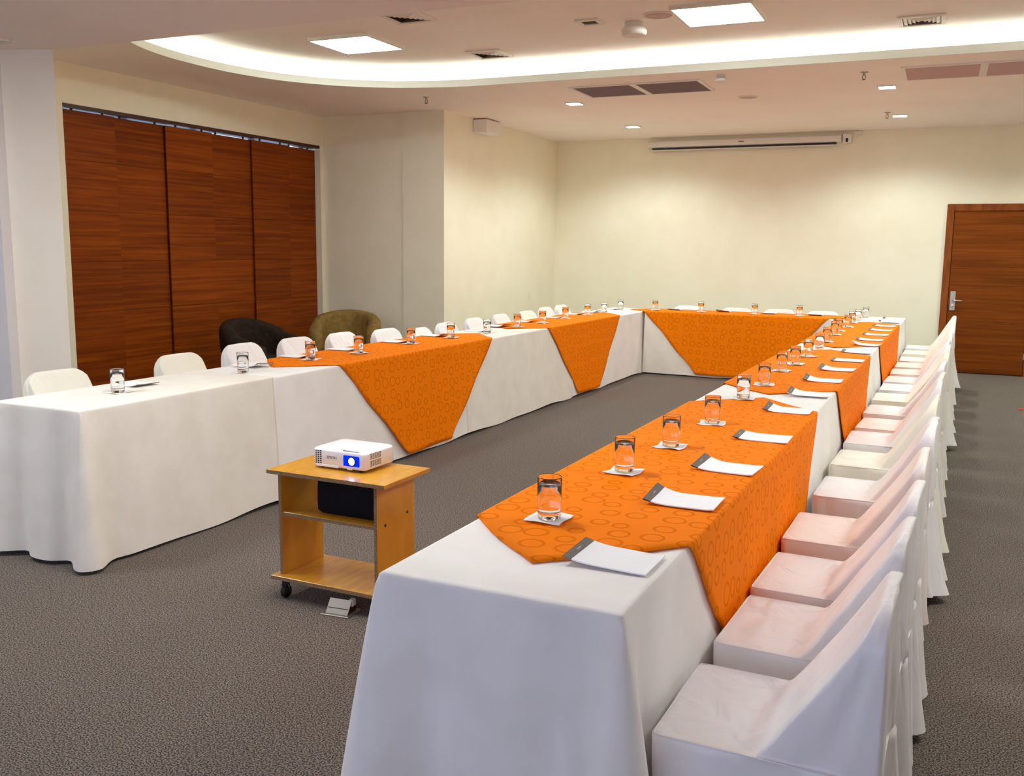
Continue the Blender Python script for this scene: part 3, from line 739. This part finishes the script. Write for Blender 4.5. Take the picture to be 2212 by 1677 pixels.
cols_r = [0, 0, 0, 2, 0, 1, 0, 2, 0, 1, 0, 0, 2, 2, 0, 1, 0]
tint = ['white', 'ivory', 'blush white']
for i, y in enumerate(rpy):
    yy = [2.19,2.77,3.28,3.87,4.60,5.22,5.83,6.43,7.02,7.62,8.21,8.79,9.36,9.93,10.51,11.10,11.72][i]
    xe = -0.575 + 0.0215*(yy-1.883)
    rz = RR.a + random.uniform(-0.04, 0.04)
    lb = ('chair in ' + tint[cols_r[i]] + ' satin cover, ' + ORD[i] + ' from the camera along the right row') if i else 'nearest chair in white satin cover at the bottom right corner'
    chair(xe + 0.060 + random.uniform(-0.006, 0.010), yy, rz, lb, 'covered chairs along the right row', (i*5+1) % 6, cols_r[i], 1.0 + random.uniform(-0.012, 0.03))
lch = [(-4.769,3.975),(-4.711,4.935),(-4.853,5.764),(-4.744,6.26),(-4.734,6.903),(-4.561,7.333),(-4.39,7.668),(-4.431,8.278),(-4.507,9.032),(-4.467,9.634),(-4.475,10.366),(-4.513,11.067),(-4.56,11.728)]
cols_l = [1, 1, 0, 0, 0, 0, 0, 0, 0, 0, 1, 0, 0]
for i, (x, y) in enumerate(lch):
    xl_ = x
    for _ in range(4):
        yy = y*xl_/x; xl_ = -3.62 + 0.03*(yy-3.175) - LW - 0.575
    zt_ = min(0.835, max(0.765, 1.55 - 0.74*(xl_/x)))
    lb = ('chair in ' + tint[cols_l[i]] + ' cover, ' + ORD[i] + ' from the camera behind the left row')
    chair(xl_ + 0.455, yy, PI + RL.a + random.uniform(-0.06, 0.06), lb, 'covered chairs behind the left row', (i*3+2) % 6, cols_l[i], zt_/0.81)
for i, x in enumerate((-3.07, -2.43, -1.87, -1.335)):
    yb = 11.445 + FW + 0.085 - 0.038*(x+3.365)
    lb = 'chair in white cover behind the far end table, ' + ORD[i] + ' from the left'
    chair(x, yb, PI/2 - math.radians(2) + random.uniform(-0.04, 0.04), lb, 'covered chairs behind the far end table', (i+3) % 6, 0, 0.985)

# ------------------------------------------------------------------ place settings
gl_me = MB().lathe([(0,0),(0.029,0),(0.0325,0.003),(0.0335,0.012),(0.0345,0.06),(0.0355,0.120),(0.0352,0.1225),(0.0342,0.1225),(0.0336,0.120),(0.0326,0.06),(0.0315,0.026),(0.029,0.0205),(0,0.019)], 32).mesh('tumbler', True); gl_me.materials.append(M['glass'])
wa_me = MB().lathe([(0,0.0188),(0.0291,0.0203),(0.0317,0.026),(0.0328,0.06),(0.0335,0.0985),(0.0328,0.0975),(0,0.0975)], 32).mesh('water', True); wa_me.materials.append(M['water'])
def napkin_mesh(seed):
    r = random.Random(seed); n = 10; s = 0.056; vs = []; fs = []
    ph = [r.random()*6 for _ in range(4)]
    for i in range(n+1):
        for j in range(n+1):
            x, y = -s+2*s*i/n, -s+2*s*j/n; e = max(abs(x), abs(y))/s
            vs.append((x + 0.003*math.sin(y*70+ph[0])*e, y + 0.003*math.sin(x*65+ph[1])*e, 0.0012 + 0.0045*max(0, e-0.62)/0.38*(0.5+0.5*math.sin(x*60+y*45+ph[2]))))
    for i in range(n):
        for j in range(n): fs.append((i*(n+1)+j, (i+1)*(n+1)+j, (i+1)*(n+1)+j+1, i*(n+1)+j+1))
    me = bpy.data.meshes.new('paper_napkin'); me.from_pydata(vs, [], fs); me.update(); me.materials.append(M['tissue'])
    me.polygons.foreach_set('use_smooth', [True]*len(me.polygons)); return me
NAPS = [napkin_mesh(s) for s in range(5)]
def glass(X, Y, label, nlabel, group, rz=0.0):
    z = top_z(X, Y)
    nk = place('paper_napkin', random.choice(NAPS), None, None, (X, Y, z), rz + random.uniform(-0.12, 0.12)); tag(nk, nlabel, 'napkin', 'paper napkins under glasses ' + group)
    sm = nk.modifiers.new('thickness', 'SOLIDIFY'); sm.thickness = 0.0010; sm.offset = -1
    t = thing('water_glass', label, 'glass', (X, Y, z+0.0016), random.uniform(0, 6), 'water glasses ' + group)
    place('tumbler', gl_me, None, t); place('water', wa_me, None, t)
def pad_meshes(lift, twist):
    n = 14; L, Hh, T = 0.108, 0.08, 0.0035
    def zc(x, y): q = max(0.0, (-x-0.02)/0.088); return lift*q*q*(1+twist*y/0.08) + 0.004*max(0, lift/0.02)*max(0, (x-0.07)/0.04)**2
    def slab(x0, x1, dz, n):
        mb = MB(); vs = []; fs = []
        for i in range(n+1):
            x = x0+(x1-x0)*i/n
            for y in (-Hh, Hh): vs.append((x, y, zc(x,y)+0.0002)); vs.append((x, y, zc(x,y)+T+dz))
        for i in range(n):
            a = i*4; b = a+4
            fs += [(a+1,b+1,b+3,a+3), (a,a+2,b+2,b), (a,b,b+1,a+1), (a+2,a+3,b+3,b+2)]
        fs += [(0,1,3,2), (n*4, n*4+2, n*4+3, n*4+1)]
        return mb.add(vs, fs)
    pages = slab(-L, L, 0, n).mesh('pages'); pages.materials.append(M['paper'])
    hd = slab(-L-0.0004, -L+0.024, 0.0004, 4).mesh('header_strip'); hd.materials.append(M['header'])
    mk = MB()                                            # small pale script mark on the strip
    xm = -L+0.012
    pts = [(-0.014,-0.003),(-0.012,0.003),(-0.009,-0.002),(-0.006,0.004),(-0.003,-0.003),(0.0,0.002),(0.003,-0.002),(0.006,0.003),(0.009,-0.001),(0.014,0.001)]
    for (a, b), (c, d) in zip(pts[:-1], pts[1:]):
        w = 0.0009
        mk.add([(xm+b-w, a, zc(xm,a)+T+0.0007), (xm+b+w, a, zc(xm,a)+T+0.0007), (xm+d+w, c, zc(xm,c)+T+0.0007), (xm+d-w, c, zc(xm,c)+T+0.0007)], [(0,1,2,3)])
    lg = mk.mesh('logo'); lg.materials.append(M['logo'])
    return pages, hd, lg
PADS = [pad_meshes(0.010, 0.2), pad_meshes(0.018, 0.4), pad_meshes(0.002, 0), pad_meshes(0.030, -0.3)]
def pad(X, Y, rz, label, group, v, tw=0.0):
    zz = max(top_z(X+a, Y+b) for a in (-0.1, -0.05, 0, 0.05, 0.1) for b in (-0.085, 0, 0.085))
    t = thing('notepad', label, 'notepad', (X, Y, zz+0.001), rz, group)
    pg, hd, lg = PADS[v]
    if tw: t.location.z -= 0.0035; t.rotation_euler = (0, tw, rz)
    place('pages', pg, None, t); h = place('header_strip', hd, None, t); place('logo', lg, None, h)
rpx = [-0.703,-0.677,-0.648,-0.628,-0.633,-0.609,-0.604,-0.583,-0.568,-0.554,-0.532,-0.539,-0.524,-0.513,-0.505,-0.491,-0.484]
rv = [0, 1, 1, 0, 1, 1, 1, 1, 2, 0, 3, 0, 0, 0, 0, 0, 0]
for i, (x, y) in enumerate(zip(rpx, rpy)):
    pad(x, y, RR.a + random.uniform(-0.06, 0.05), 'white notepad with grey header, ' + ORD[i] + ' from the camera on the right row', 'notepads on the right row', rv[i], 0.034 if i == 0 else 0.0)
rg = [(-0.981,2.462),(-0.963,3.114),(-0.927,3.605),(-0.89,4.173),(-0.903,4.967),(-0.892,5.536),(-0.897,6.226),(-0.872,6.65),(-0.854,7.188),(-0.848,7.844),(-0.854,8.429),(-0.863,9.155),(-0.868,9.592),(-0.837,10.157),(-0.847,10.76),(-0.828,11.295),(-0.787,11.85)]
for i, (x, y) in enumerate(rg):
    glass(x, y, 'glass of water, ' + ORD[i] + ' from the camera on the right row', 'white paper napkin under the ' + ORD[i] + ' glass from the camera on the right row', 'on the right row', RR.a)
lg_ = [(-3.896,3.655),(-3.874,4.614),(-3.87,5.298),(-3.802,5.783),(-3.821,6.562),(-3.78,7.162),(-3.741,7.792),(-3.748,8.483),(-3.706,9.031),(-3.732,9.748),(-3.716,10.42),(-3.70,10.975),(-3.70,11.62)]
for i, (x, y) in enumerate(lg_):
    glass(x, y, 'glass of water, ' + ORD[i] + ' from the camera on the left row', 'white paper napkin under the ' + ORD[i] + ' glass from the camera on the left row', 'on the left row', RL.a)
lp = [(-4.037,3.903),(-4.001,4.855),(-4.05,5.405),(-4.04,5.949),(-3.99,6.628),(-3.97,7.242),(-3.90,7.924),(-3.93,8.432),(-3.93,9.095),(-3.90,9.797),(-3.885,10.399),(-3.88,11.031),(-3.84,11.62)]
for i, (x, y) in enumerate(lp):
    pad(x, y, PI + RL.a + random.uniform(-0.06, 0.06), 'white notepad, ' + ORD[i] + ' from the camera on the left row', 'notepads on the left row', [0,1,0,2,0,1][i % 6])
fg = [(-3.27,11.70),(-2.68,11.66),(-2.02,11.60),(-1.50,11.58)]
for i, (x, y) in enumerate(fg):
    glass(x, y, 'glass of water on the far end table, ' + ORD[i] + ' from the left', 'white paper napkin under the ' + ORD[i] + ' glass from the left on the far end table', 'on the far end table')
for i, (x, y) in enumerate([(-3.06,11.90),(-2.44,11.88),(-1.88,11.86),(-1.34,11.84)]):
    pad(x, y, PI/2 - math.radians(2), 'white notepad on the far end table, ' + ORD[i] + ' from the left', 'notepads on the far end table', i % 3)

# ------------------------------------------------------------------ projector cart
CA = -math.radians(2.0)
cart = thing('projector_cart', 'beech laminate cart on castors with open shelves under the projector', 'cart', (-2.305, 3.42, 0), CA)
def board(x0, x1, y0, y1, z0, z1, name, par=cart, mat='beech', edge=('front',)):
    o = MB().box(x0, x1, y0, y1, z0, z1, 0.0012).obj(name, M[mat], par)
    if 'front' in edge: MB().box(x0+0.001, x1-0.001, y0-0.0012, y0+0.0004, z0+0.001, z1-0.001).obj('raw_edge', M['chipboard'], o)
    return o
board(-0.305, 0.305, -0.185, 0.175, 0.567, 0.585, 'top_board')
board(-0.275, -0.259, -0.145, 0.145, 0.105, 0.567, 'side_panel')
sp = board(0.225, 0.241, -0.145, 0.145, 0.105, 0.567, 'side_panel')
board(-0.259, 0.225, -0.143, 0.135, 0.375, 0.391, 'middle_shelf')
board(-0.305, 0.275, -0.175, 0.165, 0.087, 0.105, 'bottom_board')
for y, z in ((-0.085, 0.383), (0.085, 0.40)):
    o = MB().lathe([(0,0),(0.007,0),(0.006,0.002),(0,0.002)], 12).obj('screw_cap', M['black'], sp); o.matrix_local = Matrix.Translation((0.241, y, z)) @ Matrix.Rotation(PI/2, 4, 'Y')
for x in (-0.25, 0.22):
    for y in (-0.14, 0.13):
        c = MB().box(x-0.012, x+0.012, y-0.012, y+0.012, 0.05, 0.087).tube([(x-0.02,y,0.05),(x-0.012,y,0.065),(x+0.012,y,0.065),(x+0.02,y,0.05)], 0.006, 6).obj('castor', M['black'], cart)
        w = MB().lathe([(0,-0.014),(0.022,-0.014),(0.029,-0.008),(0.029,0.008),(0.022,0.014),(0,0.014)], 20).obj('wheel', M['black'], c, True); w.matrix_local = Matrix.Translation((x, y, 0.0295)) @ Matrix.Rotation(PI/2, 4, 'Y')
# soft black bag on the middle shelf
bag = thing('projector_bag', 'soft black carry bag lying on the middle shelf of the cart', 'bag', (-2.305, 3.42, 0.391), CA)
mb = MB(); nb = 28; vs = []; fs = []
levb = [(0.0,0.90),(0.012,0.99),(0.05,1.0),(0.10,0.995),(0.135,0.985),(0.155,0.94),(0.163,0.80)]
for z, k in levb:
    for j in range(nb):
        t = 2*PI*j/nb; ex = math.copysign(abs(math.cos(t))**0.36, math.cos(t)); ey = math.copysign(abs(math.sin(t))**0.36, math.sin(t))
        vs.append((0.040 + 0.175*k*ex, 0.02 + 0.105*k*ey + 0.004*math.sin(3*t), z))
for i in range(len(levb)-1):
    for j in range(nb): fs.append((i*nb+j, i*nb+(j+1)%nb, (i+1)*nb+(j+1)%nb, (i+1)*nb+j))
fs.append(tuple(range(nb-1,-1,-1))); fs.append(tuple(range((len(levb)-1)*nb, len(levb)*nb)))
mb.add(vs, fs).obj('bag_body', M['bag'], bag, True)
MB().tube([(-0.06,-0.02,0.163),(-0.03,-0.03,0.170),(0.05,-0.03,0.170),(0.09,-0.02,0.163)], 0.006, 6).obj('strap', M['black'], bag)

# projector: front faces -y (towards the camera side)
pj = thing('projector', 'white video projector with glowing blue lens on the wooden cart', 'projector', (-2.317, 3.475, 0.585), math.radians(-3.0))
def rounded_block(w, d, z0, z1, r, rt_):
    def outline(ww, dd, rr, z):
        ps = []
        for cx, cy, a0 in ((ww-rr, dd-rr, 0), (-ww+rr, dd-rr, 90), (-ww+rr, -dd+rr, 180), (ww-rr, -dd+rr, 270)):
            for k in range(7): a = math.radians(a0+15*k); ps.append((cx+rr*math.cos(a), cy+rr*math.sin(a), z))
        return ps
    L_ = [outline(w-0.004, d-0.004, r*0.8, z0), outline(w, d, r, z0+0.006), outline(w, d, r, z1-rt_)]
    for k in range(1, 5):
        a = PI/2*k/4; i_ = rt_*(1-math.cos(a)); L_.append(outline(w-i_*1.3, d-i_*1.3, r, z1-rt_+rt_*math.sin(a)))
    n = len(L_[0]); vs = [p for l in L_ for p in l]; fs = [tuple(range(n-1,-1,-1)), tuple(range((len(L_)-1)*n, len(L_)*n))]
    for i in range(len(L_)-1):
        for k in range(n): fs.append((i*n+k, i*n+(k+1)%n, (i+1)*n+(k+1)%n, (i+1)*n+k))
    return MB().add(vs, fs)
PW, PD = 0.142, 0.112
body = rounded_block(PW, PD, 0.012, 0.092, 0.022, 0.014).obj('casing', M['plastic_white'], pj, True)
for x, y in ((-0.10,-0.085),(0.10,-0.085),(0,0.09)): MB().lathe([(0,0),(0.009,0),(0.009,0.0125),(0,0.0125)], 12, (x,y,0)).obj('foot', M['black'], pj)
fyp = -PD
bz = MB().box(0.028, 0.112, fyp-0.003, fyp+0.002, 0.026, 0.072, 0.004).obj('lens_recess', M['lensblue'], pj)
ln = MB().lathe([(0,0.0),(0.016,0.0),(0.016,0.004),(0,0.006)], 24).obj('lens', M['lens'], pj, True); ln.matrix_local = Matrix.Translation((0.075, fyp-0.0028, 0.049)) @ Matrix.Rotation(PI/2, 4, 'X')
MB().lathe([(0.016,0.0),(0.021,0.0),(0.021,0.005),(0.016,0.005)], 24).obj('lens_ring', M['black'], pj, True).matrix_local = Matrix.Translation((0.075, fyp-0.0028, 0.049)) @ Matrix.Rotation(PI/2, 4, 'X')
vg = MB()
for i in range(4):
    for j in range(7):
        x = -0.136 + i*0.0125; z = 0.022 + j*0.0088
        yy = fyp-0.0006 if x > -PW+0.022 else fyp + (0.022 - math.sqrt(max(0, 0.022**2-(-PW+0.022-x)**2))) - 0.0008
        vg.box(x, x+0.008, yy, yy+0.003, z, z+0.0052)
vg.obj('intake_grille', M['black'], pj)['kind'] = 'stuff'
vs_ = MB()
for g_ in range(2):
    for i in range(5):
        for j in range(5):
            y = -0.075 + i*0.0165; z = 0.026 + g_*0.031 + j*0.0052
            vs_.box(PW-0.002, PW+0.0008, y, y+0.012, z, z+0.0028)
vs_.obj('side_vents', M['header'], pj)['kind'] = 'stuff'
MB().box(0.03, 0.105, fyp+0.004, fyp+0.014, 0.0905, 0.0935, 0.001).obj('lens_slider', M['plastic_white'], pj)
MB().box(0.022, 0.029, fyp+0.004, fyp+0.011, 0.0905, 0.0930).obj('slider_knob', M['black'], pj)
MB().box(-0.095, -0.01, -0.03, 0.03, 0.0918, 0.0924).obj('top_hatch', M['plastic_white'], pj)
MB().box(0.09, 0.105, 0.045, 0.05, 0.0918, 0.0926).obj('status_light', M['ledblue'], pj)
MB().box(0.03, 0.10, PD-0.002, PD+0.004, 0.02, 0.07).obj('rear_ports', M['black'], pj)
MB().box(-0.12, 0.0, fyp-0.0015, fyp+0.002, 0.010, 0.020, 0.001).box(0.045, 0.075, fyp-0.0015, fyp+0.002, 0.010, 0.018, 0.001).obj('lower_lip', M['plastic_white'], pj)
def lettering(txt, size, mat, par, loc, rot):
    cu = bpy.data.curves.new('lettering', 'FONT'); cu.body = txt; cu.size = size; cu.extrude = 0.0003; cu.align_x = 'CENTER'; cu.align_y = 'CENTER'; cu.resolution_u = 3
    tmp = bpy.data.objects.new('tmp', cu); COL.objects.link(tmp); dg = bpy.context.evaluated_depsgraph_get(); dg.update()
    me = bpy.data.meshes.new_from_object(tmp.evaluated_get(dg)); bpy.data.objects.remove(tmp); me.name = 'lettering'
    o = place('lettering', me, mat, par); o.location = loc; o.rotation_euler = rot; return o
lettering('EPSON', 0.017, M['header'], pj, (-0.035, fyp-0.0006, 0.053), (PI/2, 0, 0))

# metal floor box under the cart, cords
fb = thing('floor_box', 'small steel floor outlet box with its lid tilted open before the cart', 'floor box', (-2.235, 3.245, 0), math.radians(4))
MB().box(-0.075, 0.06, -0.055, 0.055, 0.0, 0.006, 0.002).obj('base_plate', M['metal'], fb)
lid = MB().box(-0.055, 0.05, 0, 0.004, 0, 0.068, 0.001).obj('lid', M['metal'], fb); lid.location = (0, -0.045, 0.008); lid.rotation_euler = (math.radians(-38), 0, 0)
MB().prism([(-0.05,-0.03),(0.045,-0.03),(0.045,0.04),(-0.05,0.04)], 0.006, 0.03).obj('socket_block', M['dark_metal'], fb)
MB().box(0.03, 0.052, 0.0, 0.03, 0.03, 0.062, 0.004).obj('plug', M['trim_white'], fb)
tag(MB().tube([(-2.50,3.66,0.006),(-2.42,3.70,0.006),(-2.30,3.70,0.006),(-2.2,3.66,0.006),(-2.08,3.69,0.006)], 0.005, 6).obj('red_cord', M['cordred'], None, True), 'thin red cord on the carpet behind the cart', 'cord')
tag(MB().tube([(0.775,10.53,0.006),(0.81,10.56,0.006),(0.86,10.555,0.006),(0.95,10.62,0.006),(1.1,10.6,0.006),(1.3,10.75,0.006)], 0.007, 6).obj('orange_cord', M['cordorange'], None, True), 'orange cord end on the carpet before the door', 'cord')

# ------------------------------------------------------------------ tub armchairs
def tub_chair(X, Y, rz, mat, label, R=0.37, arm=0.30, hb=0.80, ha=0.60, wd=0.11):
    t = thing('tub_armchair', label, 'armchair', (X, Y, 0), rz, None)
    path = []                                           # (x, y, nx, ny, height fraction) local: faces +x
    na = 8
    for k in range(na): path.append((arm*(1-k/na), R, 0, 1, k/na*0.35))
    nc = 24
    for k in range(nc+1):
        a = PI/2 + PI*k/nc; path.append((R*math.cos(a), R*math.sin(a), math.cos(a), math.sin(a), 0.35+0.65*math.sin(PI*k/nc)**0.8))
    for k in range(1, na+1): path.append((arm*k/na, -R, 0, -1, (1-k/na)*0.35))
    vs = []; fs = []; npf = 0
    for (x, y, nx, ny, hf) in path:
        h = ha + (hb-ha)*hf
        pr = [(-0.02,0.07),(0.0,0.12),(0.02,0.35),(0.035,h-0.10),(0.03,h-0.04),(0.0,h-0.008),(-wd*0.5+0.01,h),(-wd+0.01,h-0.02),(-wd,h-0.07),(-wd-0.01,0.40),(-wd-0.01,0.07)]
        npf = len(pr)
        for o_, z in pr: vs.append((x+nx*o_, y+ny*o_, z))
    for i in range(len(path)-1):
        for k in range(npf): fs.append((i*npf+k, i*npf+(k+1)%npf, (i+1)*npf+(k+1)%npf, (i+1)*npf+k))
    fs.append(tuple(range(npf))); fs.append(tuple(range((len(path)-1)*npf, len(path)*npf))[::-1])
    MB().add(vs, fs).obj('tub_shell', M[mat], t, True)
    cu = rounded_block(0.30, R-wd+0.0, 0.24, 0.43, 0.06, 0.05).obj('seat_cushion', M[mat], t, True); cu.location = (0.015, 0, 0)
    MB().box(-0.20, 0.27, -R+wd, R-wd, 0.08, 0.24, 0.01).obj('seat_base', M[mat], t)
    for x in (-0.22, 0.24):
        for y in (-0.24, 0.24): MB().tube([(x,y,0),(x,y,0.085)], 0.02, 8).obj('foot', M['black'], t)
    return t
tub_chair(-6.27, 7.74, math.radians(-8), 'darkfelt', 'dark brown velvet tub armchair before the wooden panels', 0.36, 0.36, 0.80, 0.58)
tub_chair(-6.20, 9.18, math.radians(-62), 'olive', 'olive velvet tub armchair in the corner by the pillar', 0.36, 0.22, 0.80, 0.66)
